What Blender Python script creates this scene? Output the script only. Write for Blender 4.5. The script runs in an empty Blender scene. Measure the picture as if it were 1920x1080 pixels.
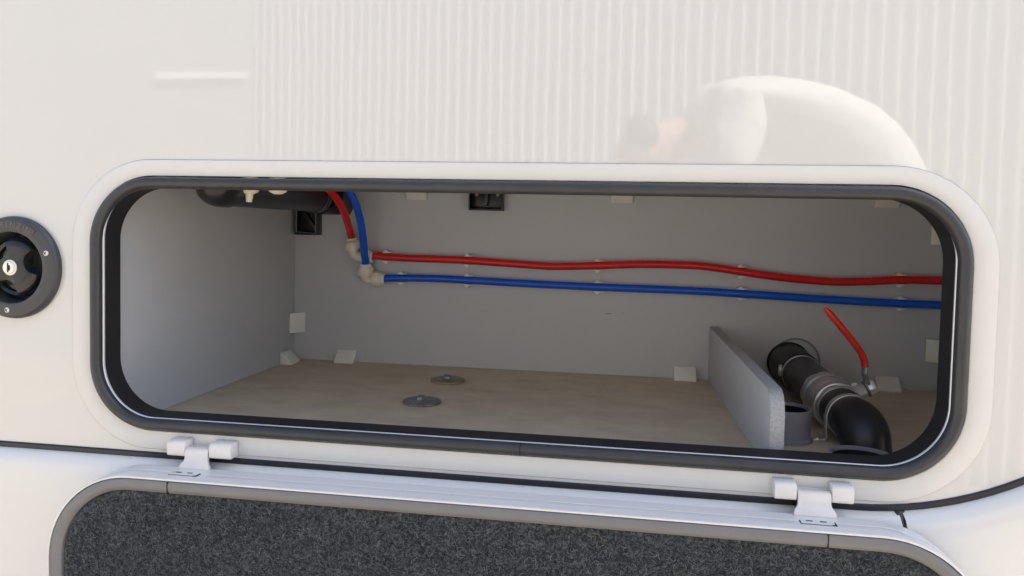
import bpy, bmesh, math, random
import numpy as np
from mathutils import Vector, Matrix
random.seed(4)
S = bpy.context.scene
COL = S.collection
PI = math.pi

# ------------------------------------------------------------------ camera
YAW, PITCH, ROLL = 0.150019, -0.043653, 0.022248
F, PX, PY = 1381.5, 960.0, 487.9
CAM = Vector((0.0, -0.9, 1.2))
def cam_axes(y, p, r):
    cy, sy, cp, sp, cr, sr = math.cos(y), math.sin(y), math.cos(p), math.sin(p), math.cos(r), math.sin(r)
    A = np.array([[1, 0, 0], [0, 0, -1], [0, 1, 0]])
    Ry = np.array([[cy, 0, sy], [0, 1, 0], [-sy, 0, cy]])
    Rp = np.array([[1, 0, 0], [0, cp, sp], [0, -sp, cp]])
    Rr = np.array([[cr, -sr, 0], [sr, cr, 0], [0, 0, 1]])
    return Rr @ Rp @ Ry @ A
MC = cam_axes(YAW, PITCH, ROLL)
cd = bpy.data.cameras.new('camera')
cam = bpy.data.objects.new('camera', cd); COL.objects.link(cam)
r_, d_, f_ = [Vector(MC[i]) for i in range(3)]
mw = Matrix((r_, -d_, -f_)).transposed().to_4x4(); mw.translation = CAM
cam.matrix_world = mw
cd.sensor_width = 36.0; cd.lens = F / 1920 * 36
cd.shift_y = -(540 - PY) / 1920
cd.clip_start = 0.005; cd.clip_end = 200
S.camera = cam
S.render.resolution_x, S.render.resolution_y = 1024, 576

# ------------------------------------------------------------------ light
SUN_EL, SUN_A = math.radians(56), math.radians(22)      # sun high along the vehicle, a little behind its side wall
SUN = Vector((math.cos(SUN_EL) * math.cos(SUN_A), math.cos(SUN_EL) * math.sin(SUN_A), math.sin(SUN_EL)))
W = bpy.data.worlds.new('World'); S.world = W; W.use_nodes = True
nt = W.node_tree; nt.nodes.clear()
sky = nt.nodes.new('ShaderNodeTexSky'); sky.sky_type = 'NISHITA'; sky.sun_disc = False; sky.dust_density = 2.5; sky.air_density = 1.0
sky.sun_elevation = SUN_EL; sky.sun_rotation = math.atan2(SUN.x, SUN.y)
bg = nt.nodes.new('ShaderNodeBackground'); bg.inputs[1].default_value = 0.12
wo = nt.nodes.new('ShaderNodeOutputWorld')
nt.links.new(sky.outputs[0], bg.inputs[0]); nt.links.new(bg.outputs[0], wo.inputs[0])
sl = bpy.data.lights.new('sun', 'SUN'); sl.energy = 5.0; sl.angle = math.radians(0.5); sl.color = (1, 0.93, 0.82)
so = bpy.data.objects.new('sun', sl); COL.objects.link(so)
so.rotation_euler = SUN.to_track_quat('Z', 'Y').to_euler(); so.location = (3, 1, 6)
S.view_settings.view_transform = 'Standard'; S.view_settings.look = 'None'
S.view_settings.gamma = 1; S.view_settings.use_curve_mapping = False
S.view_settings.exposure = 1.5

def at(x, y, axis, val):
    """photo pixel -> point where its ray meets the plane coordinate[axis] = val"""
    d = MC.T @ np.array([(x - PX) / F, (y - PY) / F, 1.0])
    t = (val - CAM[axis]) / d[axis]
    return CAM + Vector(d) * t

# ------------------------------------------------------------------ materials
def mat(name, col, rough=0.5, metal=0.0, spec=0.5, var=0.0, vscale=(20, 20, 20), bump=0.0, bscale=200.0, coat=0.0,
        col2=None, detail=4, bdist=0.001, rvar=0.0):
    m = bpy.data.materials.new(name); m.use_nodes = True
    n = m.node_tree.nodes; l = m.node_tree.links; b = n['Principled BSDF']
    b.inputs['Base Color'].default_value = (*col, 1); b.inputs['Roughness'].default_value = rough
    b.inputs['Metallic'].default_value = metal; b.inputs['Specular IOR Level'].default_value = spec
    b.inputs['Coat Weight'].default_value = coat; b.inputs['Coat Roughness'].default_value = 0.03
    tc = n.new('ShaderNodeTexCoord')
    if var or col2:
        mp = n.new('ShaderNodeMapping'); mp.inputs['Scale'].default_value = vscale
        nz = n.new('ShaderNodeTexNoise'); nz.inputs['Scale'].default_value = 1; nz.inputs['Detail'].default_value = detail
        nz.inputs['Roughness'].default_value = 0.62
        l.new(tc.outputs['Object'], mp.inputs[0]); l.new(mp.outputs[0], nz.inputs['Vector'])
        mr = n.new('ShaderNodeMapRange'); mr.inputs[1].default_value = 0.3; mr.inputs[2].default_value = 0.7
        l.new(nz.outputs[0], mr.inputs[0])
        mx = n.new('ShaderNodeMix'); mx.data_type = 'RGBA'
        c2 = col2 if col2 else tuple(c * (1 - var) for c in col)
        mx.inputs[6].default_value = (*col, 1); mx.inputs[7].default_value = (*c2, 1)
        l.new(mr.outputs[0], mx.inputs[0]); l.new(mx.outputs[2], b.inputs['Base Color'])
        if rvar:
            rr = n.new('ShaderNodeMapRange'); rr.inputs[3].default_value = rough; rr.inputs[4].default_value = rough + rvar
            l.new(nz.outputs[0], rr.inputs[0]); l.new(rr.outputs[0], b.inputs['Roughness'])
    if bump:
        nb = n.new('ShaderNodeTexNoise'); nb.inputs['Scale'].default_value = bscale; nb.inputs['Detail'].default_value = 3
        l.new(tc.outputs['Object'], nb.inputs['Vector'])
        bp = n.new('ShaderNodeBump'); bp.inputs['Strength'].default_value = bump; bp.inputs['Distance'].default_value = bdist
        l.new(nb.outputs[0], bp.inputs['Height']); l.new(bp.outputs[0], b.inputs['Normal'])
        if coat: l.new(bp.outputs[0], b.inputs['Coat Normal'])
    return m

M = {}
M['paint'] = mat('white_gelcoat', (0.69, 0.675, 0.635), 0.03, coat=1.0, var=0.025, vscale=(1.5, 1.5, 0.7), bump=0.075, bscale=5.0, bdist=0.002)
M['skirt'] = mat('white_skirt_paint', (0.78, 0.76, 0.715), 0.14)
M['trim'] = mat('white_trim', (0.745, 0.725, 0.68), 0.28, var=0.03, vscale=(9, 9, 9))
M['hinge'] = mat('white_hinge_plastic', (0.85, 0.80, 0.735), 0.32, var=0.04, vscale=(60, 60, 60))
M['alu_white'] = mat('white_coated_aluminium', (0.82, 0.81, 0.785), 0.26, var=0.05, vscale=(4, 30, 30))
M['seal'] = mat('grey_seal_rubber', (0.044, 0.044, 0.047), 0.34, var=0.25, vscale=(25, 40, 40), bump=0.15, bscale=120, bdist=0.0006)
M['doorseal'] = mat('light_grey_seal', (0.20, 0.198, 0.202), 0.36, var=0.12, vscale=(14, 30, 30))
M['black'] = mat('black_tunnel', (0.011, 0.011, 0.012), 0.62, var=0.2)
M['lip'] = mat('bare_edge', (0.82, 0.82, 0.84), 0.3, metal=0.4)
M['strip'] = mat('dark_seam_rubber', (0.018, 0.018, 0.024), 0.35)
M['board'] = mat('grey_laminate', (0.56, 0.565, 0.585), 0.42, var=0.06, vscale=(5, 5, 9), bump=0.06, bscale=420, bdist=0.0004)
M['boardedge'] = mat('board_edge_band', (0.44, 0.43, 0.42), 0.5, var=0.35, vscale=(400, 400, 400), bump=0.25, bscale=500, bdist=0.0005)
M['floor'] = mat('brown_floor_board', (0.70, 0.595, 0.44), 0.5, col2=(0.53, 0.44, 0.315), vscale=(11, 18, 12), detail=10,
                 bump=0.08, bscale=260, bdist=0.0004, rvar=0.15)
M['red'] = mat('red_pipe_plastic', (0.70, 0.014, 0.013), 0.24, var=0.1, vscale=(12, 12, 12))
M['blue'] = mat('blue_pipe_plastic', (0.004, 0.11, 0.68), 0.24, var=0.1, vscale=(12, 12, 12))
M['cream'] = mat('cream_fitting_plastic', (0.85, 0.78, 0.65), 0.38, var=0.08, vscale=(50, 50, 50))
M['white'] = mat('white_plastic', (0.84, 0.82, 0.78), 0.4)
M['bracket'] = mat('pale_grey_bracket_plastic', (0.82, 0.80, 0.74), 0.5)
M['blackpl'] = mat('black_plastic', (0.016, 0.016, 0.018), 0.33, var=0.3, vscale=(20, 20, 20))
M['rubber'] = mat('black_hose_rubber', (0.012, 0.012, 0.013), 0.4, bump=0.1, bscale=90)
M['steel'] = mat('brushed_steel', (0.62, 0.61, 0.58), 0.36, metal=0.7, var=0.25, vscale=(60, 60, 60))
M['zinc'] = mat('dull_zinc', (0.40, 0.41, 0.42), 0.45, metal=0.85, var=0.5, vscale=(90, 90, 90), bump=0.3, bscale=160)
M['greypl'] = mat('grey_pipe_plastic', (0.25, 0.245, 0.265), 0.4, var=0.1)
M['redgrip'] = mat('red_vinyl_grip', (0.72, 0.03, 0.016), 0.22, var=0.35, vscale=(70, 70, 70))
M['filler'] = mat('charcoal_filler_plastic', (0.055, 0.056, 0.062), 0.36, var=0.12, bump=0.12, bscale=700, bdist=0.0003)
M['gloss'] = mat('glossy_black_cap', (0.02, 0.02, 0.021), 0.1)
M['letter'] = mat('worn_lettering', (0.15, 0.14, 0.11), 0.5)
M['chrome'] = mat('nickel_lock', (0.85, 0.82, 0.75), 0.28, metal=0.45)
M['dark'] = mat('dark_recess', (0.008, 0.008, 0.008), 0.7)
M['scuff'] = mat('scuff', (0.12, 0.12, 0.12), 0.7)
M['rust'] = mat('rusty_edge', (0.45, 0.28, 0.08), 0.6)
M['grime'] = mat('grimy_sealant', (0.40, 0.33, 0.25), 0.7, var=0.5, vscale=(20, 20, 20))

# carpet: felt of dark blue-grey fibres with paler flecks
def carpet_mat():
    m = bpy.data.materials.new('needle_felt'); m.use_nodes = True
    n = m.node_tree.nodes; l = m.node_tree.links; b = n['Principled BSDF']
    b.inputs['Roughness'].default_value = 0.95; b.inputs['Specular IOR Level'].default_value = 0.12
    b.inputs['Sheen Weight'].default_value = 0.12
    tc = n.new('ShaderNodeTexCoord')
    a = n.new('ShaderNodeTexNoise'); a.inputs['Scale'].default_value = 300; a.inputs['Detail'].default_value = 5; a.inputs['Roughness'].default_value = 0.7
    a.inputs['Distortion'].default_value = 0.5
    c = n.new('ShaderNodeTexNoise'); c.inputs['Scale'].default_value = 40; c.inputs['Detail'].default_value = 3
    l.new(tc.outputs['Object'], a.inputs['Vector']); l.new(tc.outputs['Object'], c.inputs['Vector'])
    r = n.new('ShaderNodeValToRGB'); e = r.color_ramp.elements
    e[0].position = 0.36; e[0].color = (0.010, 0.012, 0.016, 1); e[1].position = 0.70; e[1].color = (0.15, 0.156, 0.162, 1)
    k = r.color_ramp.elements.new(0.5); k.color = (0.050, 0.056, 0.063, 1)
    l.new(a.outputs[0], r.inputs[0])
    hs = n.new('ShaderNodeHueSaturation'); mr = n.new('ShaderNodeMapRange'); mr.inputs[3].default_value = 0.55; mr.inputs[4].default_value = 1.4
    l.new(c.outputs[0], mr.inputs[0]); l.new(mr.outputs[0], hs.inputs['Value']); l.new(r.outputs[0], hs.inputs['Color'])
    l.new(hs.outputs[0], b.inputs['Base Color'])
    bp = n.new('ShaderNodeBump'); bp.inputs['Strength'].default_value = 0.9; bp.inputs['Distance'].default_value = 0.0025
    l.new(a.outputs[0], bp.inputs['Height']); l.new(bp.outputs[0], b.inputs['Normal'])
    return m
M['carpet'] = carpet_mat()

# ------------------------------------------------------------------ mesh helpers
WORLD = {}          # object -> world offset of its origin (all objects built unrotated)
def obj(name, geo, m, parent=None, loc=None, smooth=True, bevel=0.0, seg=2, ang=35):
    V, Fc = geo
    off = Vector(loc) if loc is not None else (WORLD.get(parent.name, Vector()) if parent else Vector())
    bm = bmesh.new()
    vs = [bm.verts.new(Vector(v) - off) for v in V]
    for f in Fc:
        try: bm.faces.new([vs[i] for i in f])
        except ValueError: pass
    bmesh.ops.recalc_face_normals(bm, faces=bm.faces)
    if bevel:
        es = [e for e in bm.edges if len(e.link_faces) == 2 and e.calc_face_angle(0) > math.radians(ang)]
        bmesh.ops.bevel(bm, geom=es, offset=bevel, segments=seg, profile=0.5, affect='EDGES', clamp_overlap=True)
    me = bpy.data.meshes.new(name); bm.to_mesh(me); bm.free()
    if smooth:
        me.polygons.foreach_set('use_smooth', [True] * len(me.polygons))
        me.set_sharp_from_angle(angle=math.radians(ang))
    me.materials.append(M[m])
    o = bpy.data.objects.new(name, me); COL.objects.link(o)
    if parent:
        o.parent = parent
        o.location = off - WORLD.get(parent.name, Vector())
    else: o.location = off
    WORLD[o.name] = off
    return o
def thing(name, label, cat, loc, group=None):
    o = bpy.data.objects.new(name, None); COL.objects.link(o); o.location = loc; o.empty_display_size = 0.02
    WORLD[o.name] = Vector(loc); tag(o, label, cat, group); return o
def tag(o, label, cat, group=None):
    o['label'] = label; o['category'] = cat
    if group: o['group'] = group
    return o
def structure(o): o['kind'] = 'structure'; return o
def join(*gs):
    V, Fc = [], []
    for v, f in gs:
        n = len(V); V += list(v); Fc += [[i + n for i in q] for q in f]
    return V, Fc
def box(x0, x1, y0, y1, z0, z1):
    V = [(x, y, z) for x in (x0, x1) for y in (y0, y1) for z in (z0, z1)]
    return V, [(0, 1, 3, 2), (4, 6, 7, 5), (0, 4, 5, 1), (2, 3, 7, 6), (0, 2, 6, 4), (1, 5, 7, 3)]
def prism(poly, axis_vec):
    """poly: closed 3D outline, extruded by axis_vec"""
    n = len(poly); a = Vector(axis_vec)
    V = [Vector(p) for p in poly] + [Vector(p) + a for p in poly]
    Fc = [list(range(n))[::-1], list(range(n, 2 * n))] + [(i, (i + 1) % n, n + (i + 1) % n, n + i) for i in range(n)]
    return V, Fc
def basis(d):
    d = Vector(d).normalized()
    u = d.cross(Vector((0, 0, 1)))
    if u.length < 1e-3: u = d.cross(Vector((0, 1, 0)))
    u.normalize(); return d, u, d.cross(u)
def lathe(o, d, prof, n=32, flute=None):
    """prof: (radius, height) along d from o; radius 0 closes the end; flute(i,k) scales radius"""
    d, u, v = basis(d); o = Vector(o); V, Fc, rings = [], [], []
    for k, (r, h) in enumerate(prof):
        if r <= 1e-6: V.append(o + d * h); rings.append([len(V) - 1])
        else:
            ids = []
            for i in range(n):
                a = 2 * PI * i / n; q = r * (flute(a, k) if flute else 1)
                V.append(o + d * h + (u * math.cos(a) + v * math.sin(a)) * q); ids.append(len(V) - 1)
            rings.append(ids)
    for A, B in zip(rings, rings[1:]):
        for i in range(n):
            j = (i + 1) % n
            if len(A) == 1 and len(B) == 1: continue
            if len(A) == 1: Fc.append((A[0], B[i], B[j]))
            elif len(B) == 1: Fc.append((A[i], B[0], A[j]))
            else: Fc.append((A[i], B[i], B[j], A[j]))
    return V, Fc
def smooth_path(P, n=8):
    P = [Vector(p) for p in P]; Q = [2 * P[0] - P[1]] + P + [2 * P[-1] - P[-2]]; out = []
    for i in range(1, len(Q) - 2):
        for k in range(n):
            t = k / n; a, b, c, e = Q[i - 1:i + 3]
            out.append(0.5 * ((2 * b) + (c - a) * t + (2 * a - 5 * b + 4 * c - e) * t * t + (3 * b - a - 3 * c + e) * t ** 3))
    out.append(P[-1]); return out
def tube(P, r, n=20, caps=True, sec=None):
    """tube along polyline P; r a number or a list; sec: optional (u,v) section scale"""
    P = [Vector(p) for p in P]; V, Fc = [], []
    T = [(P[min(i + 1, len(P) - 1)] - P[max(i - 1, 0)]).normalized() for i in range(len(P))]
    d, u, v = basis(T[0])
    for i, p in enumerate(P):
        if i:
            q = T[i - 1].rotation_difference(T[i]); u = q @ u; v = q @ v
        rr = r[i] if isinstance(r, (list, tuple)) else r
        for k in range(n):
            a = 2 * PI * k / n
            V.append(p + (u * math.cos(a) * (sec[0] if sec else 1) + v * math.sin(a) * (sec[1] if sec else 1)) * rr)
    for i in range(len(P) - 1):
        for k in range(n):
            j = (k + 1) % n; Fc.append((i * n + k, i * n + j, (i + 1) * n + j, (i + 1) * n + k))
    if caps: Fc += [list(range(n))[::-1], list(range((len(P) - 1) * n, len(P) * n))]
    return V, Fc
def rr(x0, x1, z0, z1, r, n=14):
    """rounded rectangle in XZ, counter-clockwise from the right side"""
    out = []
    for cx, cz, a0 in ((x1 - r, z1 - r, 0), (x0 + r, z1 - r, 90), (x0 + r, z0 + r, 180), (x1 - r, z0 + r, 270)):
        for k in range(n + 1):
            a = math.radians(a0 + 90 * k / n); out.append((cx + r * math.cos(a), cz + r * math.sin(a)))
    return out
def loft(rings, closed=False, cap0=False, cap1=False):
    """rings of equal length [(x,y,z)...], each a closed loop"""
    n = len(rings[0]); V = [p for R in rings for p in R]; Fc = []
    m = len(rings)
    for i in range(m if closed else m - 1):
        a, b = i * n, ((i + 1) % m) * n
        for k in range(n): j = (k + 1) % n; Fc.append((a + k, a + j, b + j, b + k))
    if cap0: Fc.append(list(range(n))[::-1])
    if cap1: Fc.append(list(range((m - 1) * n, m * n)))
    return V, Fc
def ring_y(rect, r, y, n=14): return [(x, y, z) for x, z in rr(*rect, r, n)]
def inset(rect, o): return (rect[0] + o, rect[1] - o, rect[2] + o, rect[3] - o)

# ================================================================== MOTORHOME SIDE
TR = (-0.739, 0.4175, 0.892, 1.280); TRR = 0.115          # outer edge of the white frame
BU = (-0.7095, 0.3888, 0.9187, 1.2568); BUR = 0.089       # outer edge of the rubber bulb
LI = (-0.6925, 0.3725, 0.9345, 1.2465); LIR = 0.074       # bare lip round the tunnel
FZ, BY, LX, RX, CZ = 0.9055, 0.600, -0.700, 0.600, 1.280  # locker: floor, back, left, right, ceiling

motorhome = thing('motorhome', 'glossy white motorhome side wall with open storage locker and hanging flap', 'motorhome', (-0.16, 1.0, 0.0))

# seam path (XZ): straight, then an arc rising to the right
SZ, SX, SR = 0.884, 0.275, 0.386
seam = [(-2.6 + i * 0.25, SZ) for i in range(11)] + [(-0.05, SZ), (0.12, SZ), (SX, SZ)]
for k in range(1, 21):
    a = math.radians(55) * k / 20; seam.append((SX + SR * math.sin(a), SZ + SR * (1 - math.cos(a))))
ex, ez = seam[-1]
for k in range(1, 5): seam.append((ex + 0.16 * k, ez + 0.16 * k * math.tan(math.radians(55)) * (1 - 0.12 * k)))
def path_normals(P):
    N = []
    for i in range(len(P)):
        a, b = Vector(P[max(i - 1, 0)]), Vector(P[min(i + 1, len(P) - 1)]); t = (b - a).normalized()
        N.append(Vector((t.y, -t.x)))          # to the lower right of the path
    return N
SN = path_normals(seam)

# side panel: sandwich sheet with the locker opening cut out
bm = bmesh.new()
low = [(p[0] - n.x * 0.0025, p[1] - n.y * 0.0025) for p, n in zip(seam, SN)]
outer = low + [(low[-1][0], 2.95), (-2.6, 2.95)]
hole = rr(*inset(TR, 0.010), TRR - 0.010)
def loop_edges(pts):
    vs = [bm.verts.new((x, 0, z)) for x, z in pts]
    for i in range(len(vs)): bm.edges.new((vs[i], vs[(i + 1) % len(vs)]))
loop_edges(outer); loop_edges(hole)
fc = at(31, 501, 1, 0.0); fx, fz = fc.x, fc.z
loop_edges([(fx + 0.056 * math.cos(2 * PI * k / 48), fz + 0.056 * math.sin(2 * PI * k / 48)) for k in range(48)])
bmesh.ops.triangle_fill(bm, edges=bm.edges, use_beauty=True)
for f in list(bm.faces):
    f.normal_update()
ext = bmesh.ops.extrude_face_region(bm, geom=list(bm.faces))
bmesh.ops.translate(bm, verts=[g for g in ext['geom'] if isinstance(g, bmesh.types.BMVert)], vec=(0, 0.028, 0))
V = [v.co.copy() for v in bm.verts]; bm.verts.index_update(); Fc = [[v.index for v in f.verts] for f in bm.faces]; bm.free()
obj('side_panel', (V, Fc), 'paint', motorhome, smooth=False)

# lower skirt, its upper edge rolled outwards
prof = [(0.0035, 0.020), (0.0035, 0.002), (0.0045, -0.004), (0.007, -0.009), (0.011, -0.0135), (0.016, -0.017), (0.023, -0.0195), (0.034, -0.021), (0.06, -0.022)]
def skirt(P, N):
    V, Fc = [], []; k = len(prof) + 2
    for (x, z), n in zip(P, N):
        for o, y in prof: V.append((x + n.x * o, y, z + n.y * o))
        V.append((x + n.x * 0.08, -0.022, 0.36)); V.append((x + n.x * 0.08, 0.02, 0.33))
    for i in range(len(P) - 1):
        for j in range(k - 1): Fc.append((i * k + j, i * k + j + 1, (i + 1) * k + j + 1, (i + 1) * k + j))
    return V, Fc
jx = 0.3235                                                   # joint between the two skirt sections
li = [i for i, p in enumerate(seam) if p[0] < jx - 0.003]; ri = [i for i, p in enumerate(seam) if p[0] > jx + 0.003]
def at_x(x): a = math.asin((x - SX) / SR); return (x, SZ + SR * (1 - math.cos(a)))
Pl = [seam[i] for i in li] + [at_x(jx - 0.0022)]; Pr = [at_x(jx + 0.0022)] + [seam[i] for i in ri]
obj('skirt_panel', skirt(Pl, path_normals(Pl)), 'skirt', motorhome, ang=50)
obj('skirt_panel', skirt(Pr, path_normals(Pr)), 'skirt', motorhome, ang=50)
# rubber strip lying in the seam, and the plug of the vertical joint
def strip(P, N, o0, o1, y0, y1):
    V, Fc = [], []
    for (x, z), n in zip(P, N):
        for o, y in ((o0, y1), (o0, y0 + 0.0015), (o0 + 0.0015, y0), (o1 - 0.0015, y0), (o1, y0 + 0.0015), (o1, y1)): V.append((x + n.x * o, y, z + n.y * o))
    for i in range(len(P) - 1):
        for j in range(5): Fc.append((i * 6 + j, i * 6 + j + 1, (i + 1) * 6 + j + 1, (i + 1) * 6 + j))
    return V, Fc
ss = obj('seam_strip', strip(seam, SN, -0.0035, 0.0045, -0.0028, 0.015), 'strip', motorhome)
jx0, jz0 = at_x(jx)
obj('joint_plug', prism([(jx0 - 0.006, -0.0035, jz0 - 0.003), (jx0 + 0.006, -0.0035, jz0 - 0.003), (jx0 + 0.0045, -0.012, jz0 - 0.011), (jx0 + 0.004, -0.0185, jz0 - 0.021), (jx0 - 0.0015, -0.0185, jz0 - 0.021), (jx0 - 0.003, -0.012, jz0 - 0.011)], (0, 0.012, 0)), 'strip', ss, bevel=0.0008)
# unseen body shell above, behind and below, added to block the sun
obj('sun_block_roof', box(-2.6, 1.4, 0.03, 2.1, 2.9, 2.95), 'skirt', motorhome, smooth=False)
obj('sun_block_far_panel', box(-2.6, 1.4, 2.1, 2.13, 0.35, 2.95), 'skirt', motorhome, smooth=False)
obj('sun_block_underbody', box(-2.6, 1.4, 0.04, 2.09, 0.36, 0.40), 'dark', motorhome, smooth=False)

# white frame with a thin bead of sealant round it
R = [(TR, TRR, 0.0), (TR, TRR, -0.0015), (inset(TR, 0.0005), TRR, -0.0021), (inset(TR, 0.0014), TRR - 0.0014, -0.0024)]
rings = [ring_y(a, b, y) for a, b, y in R]
rings += [ring_y(inset(BU, -0.0035), BUR + 0.0035, -0.0024), ring_y(inset(BU, -0.0022), BUR + 0.0022, -0.0018), ring_y(inset(BU, -0.0022), BUR + 0.0022, 0.012)]
frame = obj('locker_frame', loft(rings), 'trim', motorhome)
obj('sealant_bead', loft([ring_y(inset(TR, -0.0007), TRR + 0.0007, 0.0), ring_y(inset(TR, -0.0005), TRR + 0.0005, -0.0005), ring_y(inset(TR, 0.0002), TRR - 0.0002, -0.0005)]), 'grime', frame)
# rubber seal: a round bulb cut once at the bottom
SEALCUT = at(975, 845, 1, -0.01).x
def bulb():
    rings = []
    for k in range(13):
        a = PI * (1.05 - 1.1 * k / 12)
        o = 0.0072 - 0.0082 * math.cos(PI - a) * -1
        o = 0.0075 + 0.0078 * math.cos(a); y = -0.0030 - 0.0085 * math.sin(a)
        rings.append((o, y))
    rings = rings[::1]
    return [ring_y(inset(BU, 0.0150 - o if False else o), BUR - o, y, 20) for o, y in rings]
seal = obj('rubber_seal', loft(bulb()[::-1] + [ring_y(inset(BU, -0.001), BUR, 0.006, 20)]), 'seal', frame)
obj('seal_joint', loft([[(SEALCUT + s * 0.0006, -0.0030 - 0.0088 * math.sin(a), BU[2] + 0.0075 + 0.0081 * math.cos(a)) for a in [PI * k / 10 for k in range(11)]] for s in (-1, 1)]), 'dark', frame)
# groove, bare lip and black tunnel
obj('lip', loft([ring_y(inset(LI, -0.0016), LIR + 0.0016, 0.004, 20), ring_y(inset(LI, -0.0014), LIR + 0.0014, -0.0012, 20), ring_y(inset(LI, -0.0007), LIR + 0.0007, -0.0019, 20), ring_y(LI, LIR, -0.0012, 20), ring_y(LI, LIR, 0.004, 20)]), 'lip', frame)
obj('tunnel', loft([ring_y(inset(LI, -0.004), LIR + 0.004, 0.002, 20), ring_y(inset(LI, 0.0004), LIR, 0.001, 20), ring_y(inset(LI, 0.0010), LIR, 0.012, 20), ring_y(inset(LI, 0.0022), LIR, 0.029, 20), ring_y(inset(LI, 0.0008), LIR, 0.031, 20), ring_y(inset(LI, -0.012), LIR + 0.012, 0.0315, 20)]), 'black', frame)

# ---------------------------------------------------------------- flap hanging open
DR = (-0.722, 0.400, 0.488, 0.879); DRR = 0.115; DB, DF = -0.0245, -0.070
door = obj('locker_flap', loft([ring_y(inset(DR, 0.003), DRR - 0.003, DB), ring_y(DR, DRR, DB - 0.0015), ring_y(DR, DRR, -0.045), ring_y(inset(DR, 0.0004), DRR, -0.0455), ring_y(inset(DR, 0.0002), DRR, -0.0465), ring_y(inset(DR, 0.0002), DRR, DF + 0.0022), ring_y(inset(DR, 0.0008), DRR - 0.0008, DF + 0.0006),
    ring_y(inset(DR, 0.0018), DRR - 0.0018, DF), ring_y(inset(DR, 0.0030), DRR - 0.003, DF + 0.0003), ring_y(inset(DR, 0.0034), DRR - 0.0034, DF + 0.012)], cap0=True, cap1=True), 'alu_white', motorhome)
def dseal():
    out = []
    for o, y in ((0.0036, 0.008), (0.0038, 0.0026), (0.0046, 0.0008), (0.0064, -0.0002), (0.0095, -0.0010), (0.013, -0.0008), (0.0165, 0.0002), (0.0192, 0.0026), (0.0200, 0.0085)):
        out.append(ring_y(inset(DR, o), DRR - o, DF + y, 18))
    return out
obj('edge_seal', loft(dseal()), 'doorseal', door)
for px, py in ((314, 912), (1553, 1010)):
    p = at(px, py, 1, DF); zt = DR[3]
    obj('seal_joint', box(p.x - 0.0005, p.x + 0.0005, DF - 0.0013, DF + 0.006, zt - 0.0195, zt - 0.004), 'dark', door, smooth=False)
obj('carpet_lining', loft([ring_y(inset(DR, 0.0190), DRR - 0.019, DF + 0.0105), ring_y(inset(DR, 0.0204), DRR - 0.0204, DF + 0.0060), ring_y(inset(DR, 0.024), DRR - 0.024, DF + 0.0050)], cap0=True, cap1=True), 'carpet', door, smooth=False)

# loose felt fibres lying over the lining
def fibre_mat():
    m = bpy.data.materials.new('felt_fibre'); m.use_nodes = True
    n = m.node_tree.nodes; l = m.node_tree.links; b = n['Principled BSDF']
    b.inputs['Roughness'].default_value = 0.9; b.inputs['Specular IOR Level'].default_value = 0.15
    g = n.new('ShaderNodeNewGeometry'); r = n.new('ShaderNodeValToRGB'); e = r.color_ramp.elements
    e[0].color = (0.012, 0.014, 0.018, 1); e[1].color = (0.165, 0.178, 0.195, 1); k = e.new(0.6); k.color = (0.055, 0.062, 0.072, 1)
    l.new(g.outputs['Random Per Island'], r.inputs[0]); l.new(r.outputs[0], b.inputs['Base Color']); return m
M['fibre'] = fibre_mat()
rng = np.random.default_rng(7); V, Fc = [], []
lim = inset(DR, 0.026)
for _ in range(75000):
    x = rng.uniform(lim[0], lim[1]); z = rng.uniform(lim[2], lim[3])
    cx = max(abs(x - (lim[0] + lim[1]) / 2) - ((lim[1] - lim[0]) / 2 - 0.092), 0); cz = max(abs(z - (lim[2] + lim[3]) / 2) - ((lim[3] - lim[2]) / 2 - 0.092), 0)
    if math.hypot(cx, cz) > 0.090: continue
    a = rng.uniform(0, PI); L = rng.uniform(0.0018, 0.0048); w = rng.uniform(0.00018, 0.00036); bnd = rng.uniform(-0.7, 0.7)
    y = DF + 0.0050; h = rng.uniform(0.0002, 0.0015); nn = len(V)
    for t, hh in ((-1, 0.0), (0, h), (1, h * rng.random())):
        aa = a + bnd * t; px, pz = x + math.cos(aa) * L * t, z + math.sin(aa) * L * t; ux, uz = -math.sin(aa) * w, math.cos(aa) * w
        V += [(px + ux, y - hh - 0.0001, pz + uz), (px - ux, y - hh - 0.0001, pz - uz)]
    Fc += [(nn, nn + 1, nn + 3, nn + 2), (nn + 2, nn + 3, nn + 5, nn + 4)]
fm = bpy.data.meshes.new('felt_fibres'); off = WORLD[door.name]
fm.from_pydata([(a - off.x, b - off.y, c - off.z) for a, b, c in V], [], Fc); fm.materials.append(M['fibre'])
fo = bpy.data.objects.new('felt_fibres', fm); COL.objects.link(fo); fo.parent = door; fo['kind'] = 'stuff'; WORLD[fo.name] = off

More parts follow.
